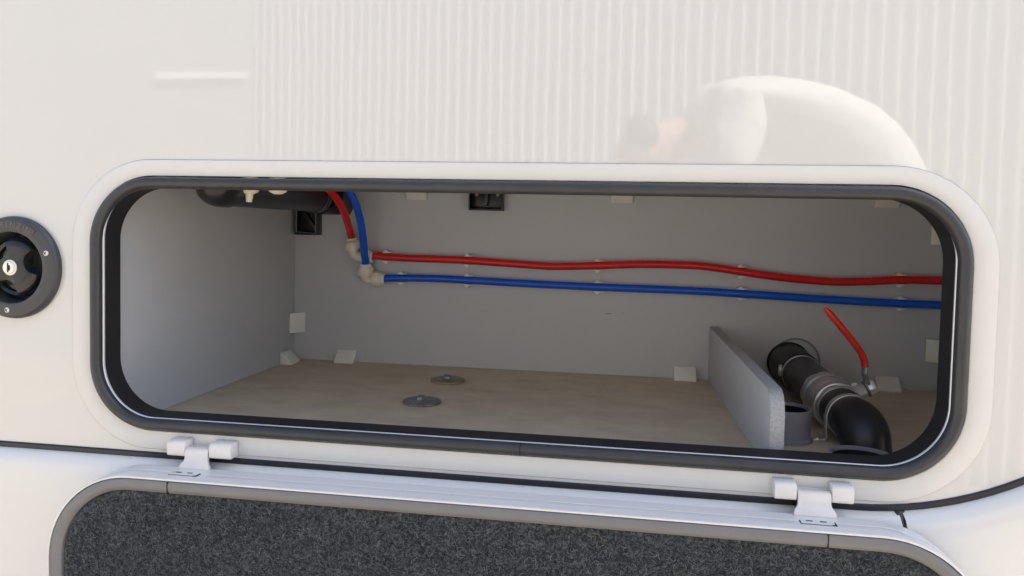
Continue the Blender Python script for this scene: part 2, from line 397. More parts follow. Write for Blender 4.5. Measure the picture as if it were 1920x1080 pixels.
# ---------------------------------------------------------------- hinges
def hinge(px_l, px_r, ztop, clip_px):
    """px_l / px_r: pixel span of the two fixed knuckles"""
    y0, y1 = -0.0235, -0.0032
    xa0, xa1 = at(px_l[0], px_l[2], 1, y0).x, at(px_l[1], px_l[2], 1, y0).x
    xb0, xb1 = at(px_r[0], px_r[2], 1, y0).x, at(px_r[1], px_r[2], 1, y0).x
    zb = ztop - 0.0195
    base = obj('hinge', box(xa0 + 0.002, xb1 - 0.002, -0.0052, -0.0034, zb + 0.004, ztop - 0.009), 'hinge', motorhome, bevel=0.0006)
    for u, v in ((xa0, xa1), (xb0, xb1)):
        sec = [(y1, ztop + 0.0008), (y0 + 0.006, ztop + 0.0004), (y0 + 0.002, ztop - 0.0015), (y0, ztop - 0.005), (y0, zb + 0.002), (y0 + 0.002, zb), (y1, zb)]
        obj('knuckle', prism([(u, y, z) for y, z in sec], (v - u, 0, 0)), 'hinge', base, bevel=0.0014)
    # moving leaf: rolls over the pin, drops across the seam and flares on to the flap
    a, b = xa1 + 0.0012, xb0 - 0.0012
    pts = [(-0.0105, ztop - 0.0105, 0), (-0.0140, ztop - 0.0080, 0), (-0.0190, ztop - 0.0078, 0), (-0.0232, ztop - 0.0098, 0), (-0.0250, ztop - 0.0140, 0),
           (-0.0255, ztop - 0.0205, 0), (-0.0262, ztop - 0.0240, 0.001), (-0.0280, ztop - 0.0268, 0.0035), (-0.0300, ztop - 0.0300, 0.0050), (-0.0310, DR[3] + 0.0004, 0.0052)]
    V, Fc = [], []; n = len(pts)
    for y, z, e in pts: V += [(a - e, y, z), (b + e, y, z)]
    for y, z, e in pts: V += [(a - e, y + 0.006, z - 0.0035), (b + e, y + 0.006, z - 0.0035)]
    for i in range(n - 1):
        p, q = 2 * i, 2 * (i + 1); s = 2 * n
        Fc += [(p, p + 1, q + 1, q), (s + p, s + q, s + q + 1, s + p + 1), (p, q, s + q, s + p), (p + 1, s + p + 1, s + q + 1, q + 1)]
    Fc += [(0, 2 * n, 2 * n + 1, 1), (2 * n - 2, 2 * n - 1, 4 * n - 1, 4 * n - 2)]
    obj('leaf', (V, Fc), 'hinge', base, bevel=0.0007, ang=60)
    obj('pin', tube([(xa0 + 0.003, -0.0150, ztop - 0.0135), (xb1 - 0.003, -0.0150, ztop - 0.0135)], 0.0030, 12), 'steel', base)
    # clip-in cover on the edge of the flap, with two small slots
    c = at(clip_px[0], clip_px[1], 2, DR[3]); zc = DR[3]
    obj('slot', box(c.x - 0.0195, c.x + 0.0195, c.y - 0.0052, c.y + 0.0052, zc - 0.001, zc + 0.00025), 'dark', door, smooth=False)
    cov = obj('hinge_cover', prism([(c.x - 0.0185, c.y - 0.0046, zc), (c.x + 0.013, c.y - 0.0046, zc), (c.x + 0.0175, c.y - 0.0015, zc), (c.x + 0.0175, c.y + 0.0046, zc), (c.x - 0.0185, c.y + 0.0046, zc)], (0, 0, 0.0011)), 'alu_white', door, bevel=0.0003)
    for s in (-0.009, 0.006):
        obj('slot', box(c.x + s - 0.0035, c.x + s + 0.0035, c.y + 0.0008, c.y + 0.0032, zc + 0.0006, zc + 0.00135), 'dark', door, smooth=False)
hinge((312, 346, 840), (391, 432, 845), 0.9112, (346, 889))
hinge((1453, 1495, 918), (1561, 1603, 926), 0.9128, (1534, 981))

# ---------------------------------------------------------------- fuel filler
FILLER0 = set(bpy.data.objects.keys())
ND = (0, -1, 0)
filler = obj('fuel_filler', lathe((fx, 0, fz), ND, [(0.0612, 0), (0.0614, 0.003), (0.0606, 0.0062), (0.058, 0.0086), (0.050, 0.0096), (0.0445, 0.0100), (0.0428, 0.0090), (0.0418, 0.002), (0.0405, -0.014), (0.0385, -0.016), (0, -0.016)], 72), 'filler', motorhome)
def lobed(a, k): return 1.0
capm = obj('filler_cap', lathe((fx, 0, fz), ND, [(0.0365, -0.0155), (0.0368, -0.008), (0.0360, -0.003), (0.0335, -0.0005), (0.0300, -0.002), (0.0285, -0.006), (0, -0.006)], 64), 'gloss', filler)
# raised grip with three scooped finger hollows
def grip_outline(s, n=180):
    out = []
    for i in range(n):
        a = 2 * PI * i / n; r = 0.0342
        for b in (14, 134, 254):                     # three finger hollows bitten out of the disc
            cx, cz, cr = 0.0335 * math.cos(math.radians(b)), 0.0335 * math.sin(math.radians(b)), 0.0155
            pr = cx * math.cos(a) + cz * math.sin(a); h2 = cr * cr - (cx * cx + cz * cz - pr * pr)
            if h2 > 0 and pr > 0: r = min(r, pr - math.sqrt(h2))
        out.append((r * s * math.cos(a), r * s * math.sin(a)))
    return out
G = []
for s, y in ((1.0, 0.0065), (0.99, -0.001), (0.965, -0.0045), (0.90, -0.0068), (0.6, -0.0078), (0.3, -0.0080)): G.append([(fx + u, y, fz + w) for u, w in grip_outline(s)])
obj('cap_grip', loft(G, cap1=True), 'gloss', filler, ang=50)
lk = obj('lock_cylinder', lathe((fx - 0.001, -0.0078, fz), ND, [(0.0092, -0.001), (0.0092, 0.0012), (0.0078, 0.0016), (0.0078, 0.0030), (0.0070, 0.0036), (0, 0.0036)], 36), 'chrome', filler)
obj('keyhole', join(box(fx - 0.0022, fx - 0.0004, -0.01168, -0.011, fz - 0.0054, fz + 0.0054), box(fx - 0.0004, fx + 0.0016, -0.01166, -0.011, fz - 0.0034, fz + 0.0030)), 'dark', filler, smooth=False)
for deg in (21, -95, 143):
    a = math.radians(deg); sx, sz = fx + 0.0510 * math.cos(a), fz + 0.0510 * math.sin(a)
    obj('screw', lathe((sx, -0.0093, sz), ND, [(0.0033, -0.001), (0.0032, 0.0006), (0.0022, 0.0016), (0, 0.0019)], 20), 'chrome', filler)
    t = math.radians(deg + 30)
    for q in (t, t + PI / 2):
        cx, sn = math.cos(q), math.sin(q); L, wd = 0.0019, 0.00045
        obj('screw_slot', prism([(sx + cx * L - sn * wd, -0.0110, sz + sn * L + cx * wd), (sx - cx * L - sn * wd, -0.0110, sz - sn * L + cx * wd), (sx - cx * L + sn * wd, -0.0110, sz - sn * L - cx * wd), (sx + cx * L + sn * wd, -0.0110, sz + sn * L - cx * wd)], (0, -0.00032, 0)), 'dark', filler, smooth=False)
# label field and embossed word round the top
A0, A1 = 52, 112
field = []
for k in range(25):
    a = math.radians(A0 + (A1 - A0) * k / 24); field.append((fx + 0.0562 * math.cos(a), fz + 0.0562 * math.sin(a)))
for k in range(25):
    a = math.radians(A1 - (A1 - A0) * k / 24); field.append((fx + 0.0462 * math.cos(a), fz + 0.0462 * math.sin(a)))
def text_geo(ch, size):
    c = bpy.data.curves.new('letter', 'FONT'); c.body = ch; c.size = size; c.extrude = 0.0003; c.align_x = 'CENTER'; c.align_y = 'CENTER'; c.resolution_u = 2
    o = bpy.data.objects.new('letter', c); COL.objects.link(o)
    me = bpy.data.meshes.new_from_object(o.evaluated_get(bpy.context.evaluated_depsgraph_get()))
    g = [v.co.copy() for v in me.vertices], [list(p.vertices) for p in me.polygons]
    bpy.data.objects.remove(o); bpy.data.curves.remove(c); bpy.data.meshes.remove(me); return g
gs = []
for i, ch in enumerate('BENZIN'):
    a = math.radians((101, 93.5, 85.2, 75.8, 68.5, 61.0)[i]); V, Fc = text_geo(ch, 0.0098)
    q = a - PI / 2; cx, cz = fx + 0.0511 * math.cos(a), fz + 0.0511 * math.sin(a)
    gs.append(([(cx + v.x * math.cos(q) - v.y * math.sin(q), -0.0101 - v.z, cz + v.x * math.sin(q) + v.y * math.cos(q)) for v in V], Fc))
obj('label_field', prism([(x, -0.0090, z) for x, z in field], (0, -0.0009, 0)), 'filler', filler, bevel=0.0003)
obj('lettering', join(*gs), 'letter', filler, smooth=False)

for o in [o for o in bpy.data.objects if o.name not in FILLER0]:           # bring the filler to its measured size
    for v in o.data.vertices:
        w = v.co + WORLD[o.name]; c = Vector((fx, 0, fz)); v.co = c + (w - c) * 1.147 - WORLD[o.name]

# ================================================================== LOCKER LINING (the setting)
structure(obj('floor', box(LX - 0.015, RX + 0.015, 0.034, BY + 0.015, FZ - 0.015, FZ), 'floor', loc=(-0.04, 0.3, FZ), smooth=False))
structure(obj('back_wall', box(LX - 0.015, RX + 0.015, BY, BY + 0.012, FZ + 0.0008, CZ), 'board', loc=(-0.04, BY, FZ), smooth=False))
structure(obj('left_wall', box(LX - 0.012, LX, 0.034, BY - 0.0006, FZ + 0.0006, CZ), 'board', loc=(LX, 0.3, FZ), smooth=False))
structure(obj('right_wall', box(RX, RX + 0.012, 0.034, BY - 0.0006, FZ + 0.0006, CZ), 'board', loc=(RX, 0.3, FZ), smooth=False))
structure(obj('ceiling', box(LX - 0.015, RX + 0.015, 0.034, BY + 0.015, CZ, CZ + 0.012), 'board', loc=(-0.04, 0.3, CZ), smooth=False))
# scuff marks on the back wall
bw_ = bpy.data.objects['back_wall']
for a, b, w, h in ((1139, 588, 0.017, 0.0022), (1168, 587, 0.006, 0.0012), (905, 583, 0.030, 0.0008)):
    c = at(a, b, 1, BY - 0.0002)
    obj('scuff_mark', prism([(c.x - w / 2, BY - 0.0001, c.z - h * 0.3), (c.x + w * 0.1, BY - 0.0001, c.z - h * 0.5), (c.x + w / 2, BY - 0.0001, c.z + h * 0.1), (c.x + w * 0.42, BY - 0.0001, c.z + h * 0.6), (c.x + w * 0.05, BY - 0.0001, c.z + h * 0.1)], (0, -0.0002, 0)), 'scuff', bw_, smooth=False)
# partition board
pyf = 0.040
pb, pf = at(1327, 712, 1, BY).x, at(1444, 800, 1, pyf).x
zt0, zt1 = at(1330, 613, 1, BY).z, at(1444, 737, 1, pyf).z
prt = thing('partition_board', 'low grey board standing on locker floor beside the drain valve', 'board', ((pb + pf) / 2, 0.32, FZ))
ybk = BY - 0.0008
side = [(ybk, FZ), (ybk, zt0), (pyf + 0.020, zt1 + 0.001), (pyf + 0.010, zt1 - 0.005), (pyf + 0.004, zt1 - 0.014), (pyf, zt1 - 0.027), (pyf, FZ)]
xa = lambda y: pb + (pf - pb) * (BY - y) / (BY - pyf)
obj('board_core', prism([(xa(y), y, z) for y, z in side], (0.0165, 0, 0)), 'board', prt, bevel=0.0008)
# edge banding over the top and front edge, a hair proud
V, Fc = [], []
band = side[1:]
for i, (y, z) in enumerate(band):
    a = Vector(band[max(i - 1, 0)]); b = Vector(band[min(i + 1, len(band) - 1)]); t = (b - a).normalized(); n = Vector((-t.y, t.x)) * -1
    n = Vector((t.y, -t.x)); n = n if (n.x < 0 or n.y > 0) else -n
    for o in (0.0002, 0.0012):
        yy, zz = y + n.x * o, z + n.y * o
        if i == 0: yy = y
        if i == len(band) - 1: zz = FZ
        V += [(xa(y) - 0.0003, yy, zz), (xa(y) + 0.0168, yy, zz)]
for i in range(len(band) - 1):
    p, q = 4 * i, 4 * i + 4
    Fc += [(p + 2, p + 3, q + 3, q + 2), (p, q, q + 1, p + 1), (p, p + 2, q + 2, q), (p + 1, q + 1, q + 3, p + 3)]
Fc += [(0, 1, 3, 2), (len(V) - 4, len(V) - 2, len(V) - 1, len(V) - 3)]
obj('edge_band', (V, Fc), 'boardedge', prt, ang=50)

# ---------------------------------------------------------------- corner brackets
bw, bs = 0.043, 0.0255
br_mesh = obj('corner_bracket', prism([(-bw / 2, 0, 0), (-bw / 2, bs, 0), (-bw / 2, bs, 0.004), (-bw / 2, 0.004, bs), (-bw / 2, 0, bs)], (bw, 0, 0)), 'bracket', bevel=0.0012).data
bpy.data.objects.remove(bpy.data.objects['corner_bracket'])
def bracket(p, n1, n2, label):
    n1, n2 = Vector(n1), Vector(n2); x = n1.cross(n2)
    o = bpy.data.objects.new('corner_bracket', br_mesh); COL.objects.link(o)
    m = Matrix((x, n1, n2)).transposed().to_4x4(); m.translation = Vector(p); o.matrix_world = m
    tag(o, label, 'bracket', 'plastic corner brackets joining the locker boards')
e = 0.0003
bk, up, dn, rt, lf = (0, -1, 0), (0, 0, 1), (0, 0, -1), (1, 0, 0), (-1, 0, 0)
bracket((at(652, 676, 1, BY).x, BY - e, FZ + e), bk, up, 'pale bracket on floor at back wall, nearest the left corner')
bracket((at(1283, 706, 1, BY).x, BY - e, FZ + e), bk, up, 'pale bracket on floor at back wall, just left of the partition board')
bracket((at(1660, 730, 1, BY).x, BY - e, FZ + e), bk, up, 'dim bracket on floor at back wall, behind the valve lever nut')
bracket((LX + e, at(533, 680, 0, LX).y, FZ + e), rt, up, 'pale bracket on floor against the left wall')
bracket((RX - e, at(1756, 742, 1, 0.5).y, FZ + e), lf, up, 'bracket on floor at far right, mostly hidden by the seal')
bracket((LX + e, BY - e, at(552, 603, 1, BY).z), rt, bk, 'upright pale bracket in the left back corner above the floor')
bracket((RX - e, BY - e, at(1752, 657, 1, BY).z), lf, bk, 'upright bracket in the right back corner, below the blue pipe')
bracket((RX - e, BY - e, at(1757, 438, 1, BY).z), lf, bk, 'upright bracket in the right back corner, above the red pipe')
bracket((at(783, 368, 1, BY).x, BY - e, CZ - e), bk, dn, 'beige bracket under the ceiling, left of the black connector block')
bracket((at(1166, 372, 1, BY).x, BY - e, CZ - e), bk, dn, 'beige bracket under the ceiling near the middle of back wall')
bracket((at(1661, 381, 1, BY).x, BY - e, CZ - e), bk, dn, 'beige bracket under the ceiling near the right end')

# ---------------------------------------------------------------- black connectors
def connector(x0, x1, zb, label, kind):
    zt = CZ - 0.0004 if kind else zb + 0.06
    t = thing('panel_connector', label, 'connector', ((x0 + x1) / 2, BY, zb))
    obj('housing', join(box(x0, x1, BY - 0.004, BY - 0.0004, zb, zt), box(x0, x0 + 0.003, BY - 0.024, BY - 0.004, zb, zt), box(x1 - 0.003, x1, BY - 0.024, BY - 0.004, zb, zt), box(x0 + 0.003, x1 - 0.003, BY - 0.024, BY - 0.004, zb, zb + 0.004)), 'blackpl', t, bevel=0.0009)
    xm = (x0 + x1) / 2
    if kind:
        obj('wedge', prism([(xm - 0.006, BY - 0.006, zt), (xm + 0.006, BY - 0.006, zt), (xm + 0.0025, BY - 0.006, zb + 0.010), (xm - 0.0025, BY - 0.006, zb + 0.010)], (0, -0.014, 0)), 'blackpl', t, bevel=0.0008)
        for s in (-1, 1): obj('screw', lathe((xm + s * 0.022, BY - 0.0045, zt - 0.012), ND, [(0.004, -0.0006), (0.0035, 0.002), (0, 0.0025)], 16), 'rust', t)
    else:
        obj('rib', prism([(x0 + 0.006, BY - 0.0045, zt - 0.006), (x0 + 0.016, BY - 0.0045, zt - 0.006), (x1 - 0.004, BY - 0.0045, zb + 0.012), (x1 - 0.010, BY - 0.0045, zb + 0.006)], (0, -0.012, 0)), 'blackpl', t, bevel=0.0008)
        obj('rim', tube([(x1 - 0.0035, BY - 0.0245, zt - 0.002), (x1 - 0.0035, BY - 0.0245, zb + 0.004), (x0 + 0.0045, BY - 0.0245, zb + 0.006), (x0 + 0.0045, BY - 0.0245, zt - 0.002)], 0.0011, 8), 'greypl', t)
    return t
c0, c1 = at(878, 394, 1, BY - 0.024), at(942, 394, 1, BY - 0.024)
connector(c0.x, c1.x, c0.z, 'black plastic connector block at the top of back wall', True)
c0, c1 = at(552, 440, 1, BY - 0.024), at(595, 440, 1, BY - 0.024)
connector(max(c0.x, LX + 0.001), c1.x, c0.z, 'square black connector in the left back corner under the black pipe', False)

# ---------------------------------------------------------------- water pipes
PYY = BY - 0.0165
def run(pts, y=PYY): return [at(a, b, 1, y) for a, b in pts]
def fitting(parent, corner, d1, d2, l1, l2):
    """elbow with a fluted nut and a white collet on each arm; d1,d2 unit directions"""
    c = Vector(corner); d1, d2 = Vector(d1).normalized(), Vector(d2).normalized()
    P = [c + d1 * l1, c + d1 * 0.010] + [c + d1 * 0.010 * (1 - t) ** 2 + d2 * 0.010 * t ** 2 for t in (0.2, 0.4, 0.6, 0.8)] + [c + d2 * 0.010, c + d2 * l2]
    e = obj('elbow_fitting', tube(P, 0.0104, 20), 'cream', parent)
    fl = lambda a, k: 1 + (-0.06 * max(0, math.cos(10 * a)) ** 3 if k in (2, 3, 4) else 0)
    for d, l in ((d1, l1), (d2, l2)):
        obj('nut', lathe(c + d * l, d, [(0.0100, 0), (0.0156, 0.0003), (0.0164, 0.002), (0.0164, 0.0125), (0.0154, 0.0160), (0.0120, 0.0198), (0.0095, 0.0203)], 72, fl), 'cream', e, ang=60)
        obj('collet', lathe(c + d * (l + 0.0200), d, [(0.0100, 0), (0.0118, 0.0006), (0.0118, 0.0034), (0.0112, 0.0046), (0.0082, 0.0048)], 28), 'white', e)
    return e
RED = [(703, 479.5), (722, 481.5), (760, 484), (820, 486), (878, 488.5), (940, 493), (1002, 497.5), (1042, 499.5), (1120, 498), (1210, 495.5), (1300, 498), (1340, 502), (1391, 509.6), (1440, 517), (1491, 523), (1557, 528), (1620, 528), (1684, 525), (1769, 526), (1830, 529)]
BLU = [(727, 522), (760, 521.5), (820, 522.5), (878, 525.5), (1002, 532.7), (1120, 538.2), (1300, 545.5), (1391, 551), (1557, 562), (1684, 569), (1769, 574), (1830, 578)]
PR = 0.0076
def water_pipe(colour, runpts, riser, corner_px, l1, l2, label):
    c = at(*corner_px, 1, PYY)
    t = thing('water_pipe', label, 'pipe', c)
    R0 = run(runpts)
    # stop at the right-hand wall
    R0 = [p for p in R0 if p.x < RX - 0.012] ; R0.append(Vector((RX - 0.0006, PYY, R0[-1].z + (R0[-1].z - R0[-2].z) * 0.3)))
    d2 = (R0[1] - R0[0]).normalized(); d2 = Vector((d2.x, 0, d2.z * 0.4)).normalized()
    up_pts = [at(a, b, 1, y) for a, b, y in riser]
    d1 = (up_pts[0] - c).normalized()
    R0 = [c + d2 * (l2 + 0.012)] + [p for p in R0 if p.x > (c + d2 * (l2 + 0.026)).x]
    obj('pipe_run', tube(smooth_path(R0, 8), PR, 20), colour, t)
    obj('riser_pipe', tube(smooth_path([c + d1 * (l1 + 0.012)] + up_pts, 8), PR, 20), colour, t)
    fitting(t, c, d1, d2, l1, l2)
    return t
yr = PYY
water_pipe('red', RED, [(660, 452, yr - 0.002), (657, 436, yr - 0.014), (650, 412, yr - 0.048), (638, 383, yr - 0.090), (620, 360, yr - 0.118), (596, 338, yr - 0.135)], (665, 480), 0.0125, 0.016,
           'red water pipe clipped along the back wall above the blue one')
yb = PYY - 0.004
water_pipe('blue', BLU, [(685, 489, yb - 0.010), (683, 474, yb - 0.021), (680, 440, yb - 0.036), (674, 405, yb - 0.055), (665, 378, yb - 0.075), (652, 355, yb - 0.090), (640, 340, yb - 0.098)], (686, 523), 0.0115, 0.017,
           'blue water pipe clipped along the back wall below the red one')

# clips
def clip_mesh():
    h, w = PR + 0.0005, 0.0056
    b = PYY - BY            # pipe centre relative to wall (negative)
    g = [box(-w, w, b + PR + 0.0006, -0.0003, -h - 0.0014, h + 0.0014)]
    for s in (1, -1):
        z0, z1 = sorted((s * h, s * (h + 0.0032))); g.append(box(-w, w, b - 0.0062, b + PR + 0.0007, z0, z1))
        z0, z1 = sorted((s * (h + 0.0032), s * (h + 0.0058))); g.append(box(-w * 0.5, w * 0.55, b - 0.004, b + PR, z0, z1))
        z0, z1 = sorted((s * (h + 0.0010), s * (h + 0.0028))); g.append(box(w, w + 0.0062, b - 0.004, b + 0.003, z0, z1))
    return join(*g)
cm = obj('pipe_clip', clip_mesh(), 'white', bevel=0.0005).data
bpy.data.objects.remove(bpy.data.objects['pipe_clip'])
def clip(px, py, slope, label):
    o = bpy.data.objects.new('pipe_clip', cm); COL.objects.link(o)
    p = at(px, py, 1, PYY); o.location = (p.x, BY, p.z); o.rotation_euler = (0, slope, 0)
    tag(o, label, 'clip', 'white clips holding the water pipes')
def path_at(pts, x):
    for (a, b), (c, d) in zip(pts, pts[1:]):
        if a <= x <= c: return b + (d - b) * (x - a) / (c - a)
    return pts[0][1] if x < pts[0][0] else pts[-1][1]
order = ['nearest the cream elbow', 'second from the cream elbow', 'third from the cream elbow, at mid wall', 'fourth from the cream elbow', 'at the far right, close to the seal']
for col, pts, xs in (('red', RED, (724, 876, 1120, 1388, 1685)), ('blue', BLU, (752, 876, 1120, 1388, 1687))):
    for x, w in zip(xs, order): clip(x, path_at(pts, x), 0.01, 'white clip on the %s pipe, %s' % (col, w))

# ---------------------------------------------------------------- floor plates
def washer(px, py, rust, label):
    p = at(px, py, 2, FZ + 0.004)
    t = thing('floor_washer', label, 'washer', (p.x, p.y, FZ), 'large bolt washers on the locker floor')
    obj('disc', lathe((p.x, p.y, FZ), (0, 0, 1), [(0.0315, 0.0003), (0.032, 0.0015), (0.0318, 0.0040), (0.0305, 0.0050), (0.010, 0.0052), (0, 0.0052)], 56), 'zinc', t)
    if rust: obj('rusty_rim', lathe((p.x, p.y, FZ), (0, 0, 1), [(0.0316, 0.0006), (0.0324, 0.0010), (0.0324, 0.0026), (0.0316, 0.0030)], 56), 'rust', t)
    b = obj('bolt_head', lathe((p.x - 0.002, p.y + 0.002, FZ + 0.005), (0.12, -0.1, 1), [(0.0115, 0), (0.0115, 0.0012), (0.0085, 0.0016), (0.0078, 0.0055), (0.0062, 0.0066), (0, 0.0068)], 6 if not rust else 12), 'zinc', t, ang=25)
washer(840, 711, True, 'round zinc washer with bolt, rear one nearer the back wall')
washer(791, 751, False, 'round zinc washer with bolt, front one nearer the opening')

# ---------------------------------------------------------------- drain pipe with ball valve
DX, DZ = 0.3255, FZ + 0.0350
AXB, AXF = Vector((DX, BY, FZ + 0.0430)), Vector((DX, 0.17, FZ + 0.0360)); AXD = (AXF - AXB).normalized()
def axp(y): return AXB + AXD * ((y - BY) / AXD.y)
dv = thing('drain_valve', 'black drain pipe with steel ball valve and raised red lever', 'valve', (DX, 0.3, FZ))
def ay(y, prof, n=48, **k): return lathe(axp(y), AXD, prof, n, **k)
obj('wall_flange', ay(BY - 0.0005, [(0.0410, 0), (0.0415, 0.003), (0.0405, 0.006), (0.0385, 0.008), (0.0378, 0.105), (0.036, 0.110), (0.031, 0.110)]), 'rubber', dv)
obj('wall_ring', lathe(AXB + Vector((0.013, -0.0002, 0.004)), (0, -1, 0), [(0.0455, 0), (0.0455, 0.0025), (0.042, 0.003)], 48), 'greypl', dv)
obj('hose_clamp', ay(0.492, [(0.0342, 0), (0.0352, 0.0002), (0.0352, 0.008), (0.0342, 0.0082)]), 'steel', dv)
obj('rear_pipe', ay(0.491, [(0.0325, 0), (0.0332, 0.03), (0.0332, 0.135), (0.0345, 0.14), (0.0345, 0.170), (0.031, 0.175)]), 'rubber', dv)
vb = obj('valve_body', ay(0.328, [(0.030, 0), (0.0365, 0.001), (0.0375, 0.004), (0.0375, 0.013), (0.0362, 0.0145), (0.0345, 0.016), (0.0345, 0.020), (0.0372, 0.024), (0.0380, 0.032), (0.0372, 0.042), (0.0345, 0.050), (0.0325, 0.053), (0.0325, 0.056), (0.0362, 0.058), (0.0368, 0.061), (0.0368, 0.070), (0.0360, 0.073), (0.030, 0.075)], 64), 'steel', dv)
fl6 = lambda a, k: 1 + (0.0 if k in (0, 4) else 0.05 * abs(math.cos(3 * a)))
obj('hex_collar', ay(0.2555, [(0.030, 0), (0.0330, 0.0008), (0.0330, 0.012), (0.0322, 0.0135), (0.030, 0.0137)], 48, flute=fl6), 'steel', dv)
obj('front_sleeve', ay(0.243, [(0.0290, 0), (0.0322, 0.001), (0.0326, 0.010), (0.0322, 0.035), (0.0305, 0.042), (0.030, 0.06)]), 'rubber', dv)
cpt = axp(0.488)
obj('clamp_screw', join(box(cpt.x - 0.0365 - 0.004, cpt.x - 0.0345, cpt.y - 0.005, cpt.y + 0.005, cpt.z - 0.004, cpt.z + 0.012), lathe((cpt.x - 0.038, cpt.y, cpt.z + 0.012), (0, 0, 1), [(0.0038, 0), (0.0038, 0.004), (0, 0.0042)], 6)), 'steel', dv, bevel=0.0005)
obj('union_nut', ay(0.3395, [(0.030, 0), (0.0352, 0.0006), (0.0352, 0.009), (0.0340, 0.0104), (0.030, 0.0106)], 48, flute=lambda a, k: 1 + (0.04 * abs(math.cos(4 * a)) if k in (1, 2, 3) else 0)), 'steel', dv)
# elbow turning down through the floor
pz = axp(0.205).z; Pe = [(DX, 0.205, pz), (DX + 0.0005, 0.190, pz)]
for k in range(1, 11):
    a = PI / 2 * k / 10; Pe.append((DX + 0.008 * math.sin(a), 0.190 - 0.036 * math.sin(a), pz - 0.032 * (1 - math.cos(a))))
obj('elbow', tube(Pe[:-1] + [(Pe[-1][0] + 0.001, Pe[-1][1] - 0.001, FZ + 0.0008)], [0.0308, 0.0312] + [0.0312 + 0.0024 * math.sin(PI * k / 10) for k in range(1, 10)] + [0.0322], 40), 'rubber', dv)
# saddle strap with foot and screw
SR2 = 0.0328
stp = obj('strap', ay(0.207, [(SR2 - 0.0014, 0), (SR2, 0.0002), (SR2, 0.0120), (SR2 - 0.0014, 0.0122)], 48), 'steel', dv)
obj('strap_foot', prism([(DX - SR2, 0.207, pz + 0.003), (DX - SR2 - 0.0014, 0.207, pz + 0.001), (DX - SR2 - 0.0006, 0.207, FZ + 0.006), (DX - SR2 - 0.0030, 0.207, FZ + 0.0028), (DX - SR2 - 0.018, 0.207, FZ + 0.0024), (DX - SR2 - 0.018, 0.207, FZ + 0.0006), (DX - SR2 + 0.002, 0.207, FZ + 0.0006), (DX - SR2 + 0.0022, 0.207, FZ + 0.006)], (0, -0.0120, 0)), 'steel', dv, bevel=0.0004)
obj('screw', lathe((DX - SR2 - 0.0105, 0.201, FZ + 0.0024), (0, 0, 1), [(0.0056, 0), (0.0052, 0.0014), (0.0034, 0.0028), (0, 0.0031)], 20), 'steel', dv)
# stem, gland, nut
VC = axp(0.287); q = at(1638, 724, 1, 0.287); sd = (q - VC); sL = sd.length; sd.normalize()
obj('stem_neck', lathe(VC + sd * 0.028, sd, [(0.016, 0), (0.0135, 0.006), (0.0128, 0.010), (0.0128, sL - 0.045), (0.0118, sL - 0.042), (0, sL - 0.042)], 28), 'steel', dv)
perp = Vector((-sd.z, 0, sd.x))
obj('stop_lug', prism([VC + sd * (sL - 0.030) + perp * 0.0115 + Vector((0, -0.004, 0)), VC + sd * (sL - 0.021) + perp * 0.0115 + Vector((0, -0.004, 0)), VC + sd * (sL - 0.021) + perp * 0.0165 + Vector((0, -0.004, 0)), VC + sd * (sL - 0.030) + perp * 0.0165 + Vector((0, -0.004, 0))], (0, 0.008, 0)), 'steel', dv, bevel=0.0008)
obj('lever_plate', lathe(VC + sd * (sL - 0.0125), sd, [(0.0, 0), (0.0128, 0), (0.0128, 0.0028), (0, 0.0028)], 24), 'zinc', dv)
obj('nut', lathe(VC + sd * (sL - 0.0098), sd, [(0.0, 0), (0.0115, 0), (0.0115, 0.0095), (0.0104, 0.0112), (0.0, 0.0116)], 6), 'chrome', dv, bevel=0.0006, ang=25)
yl = 0.287
lv = [at(a, b, 1, y) for a, b, y in ((1634, 735, yl), (1625, 716, yl - 0.004), (1621, 702, yl - 0.007), (1622, 688, yl - 0.008), (1620.5, 676, yl - 0.008), (1612, 658, yl - 0.008), (1590, 629, yl - 0.008), (1568, 602, yl - 0.008), (1547, 577.5, yl - 0.008))]
lever = obj('lever', tube(smooth_path(lv[:5], 6), 0.0056, 16, sec=(1.0, 0.55)), 'zinc', dv)
gp = smooth_path(lv[3:], 6)
obj('lever_grip', tube(gp, [0.0066 if i < len(gp) - 4 else 0.0066 * (1 - 0.18 * (i - len(gp) + 4)) for i in range(len(gp))], 18, sec=(1.05, 0.78)), 'redgrip', lever)

# ---------------------------------------------------------------- grey sockets
def socket(x, y, r, h, label):
    t = thing('pipe_socket', label, 'socket', (x, y, FZ))
    obj('cup', lathe((x, y, FZ + 0.0004), (0, 0, 1), [(r - 0.003, 0.004), (r - 0.0032, max(h - 0.012, 0.005)), (r - 0.0022, h), (r - 0.0006, h + 0.0006), (r + 0.0008, h), (r + 0.0008, max(h - 0.013, 0.0085)), (r, max(h - 0.015, 0.0078)), (r, 0.007), (r + 0.0022, 0.005), (r + 0.0024, 0.0), (r - 0.003, 0.0)], 56), 'greypl', t)
    obj('bore_shade', lathe((x, y, FZ + 0.0004), (0, 0, 1), [(r - 0.0036, h - 0.004), (r - 0.0038, 0.0045), (0, 0.0045)], 40), 'blackpl', t)  # dark lining paints in the shade inside the grey cup
p = at(1520, 826, 2, FZ)
socket(p.x - 0.036, p.y, 0.0345, 0.046, 'grey plastic pipe socket between partition board and ball valve')
socket(at(1616, 862, 1, 0.078).x, 0.078, 0.0385, 0.0175, 'open grey socket at the front, below the black elbow')

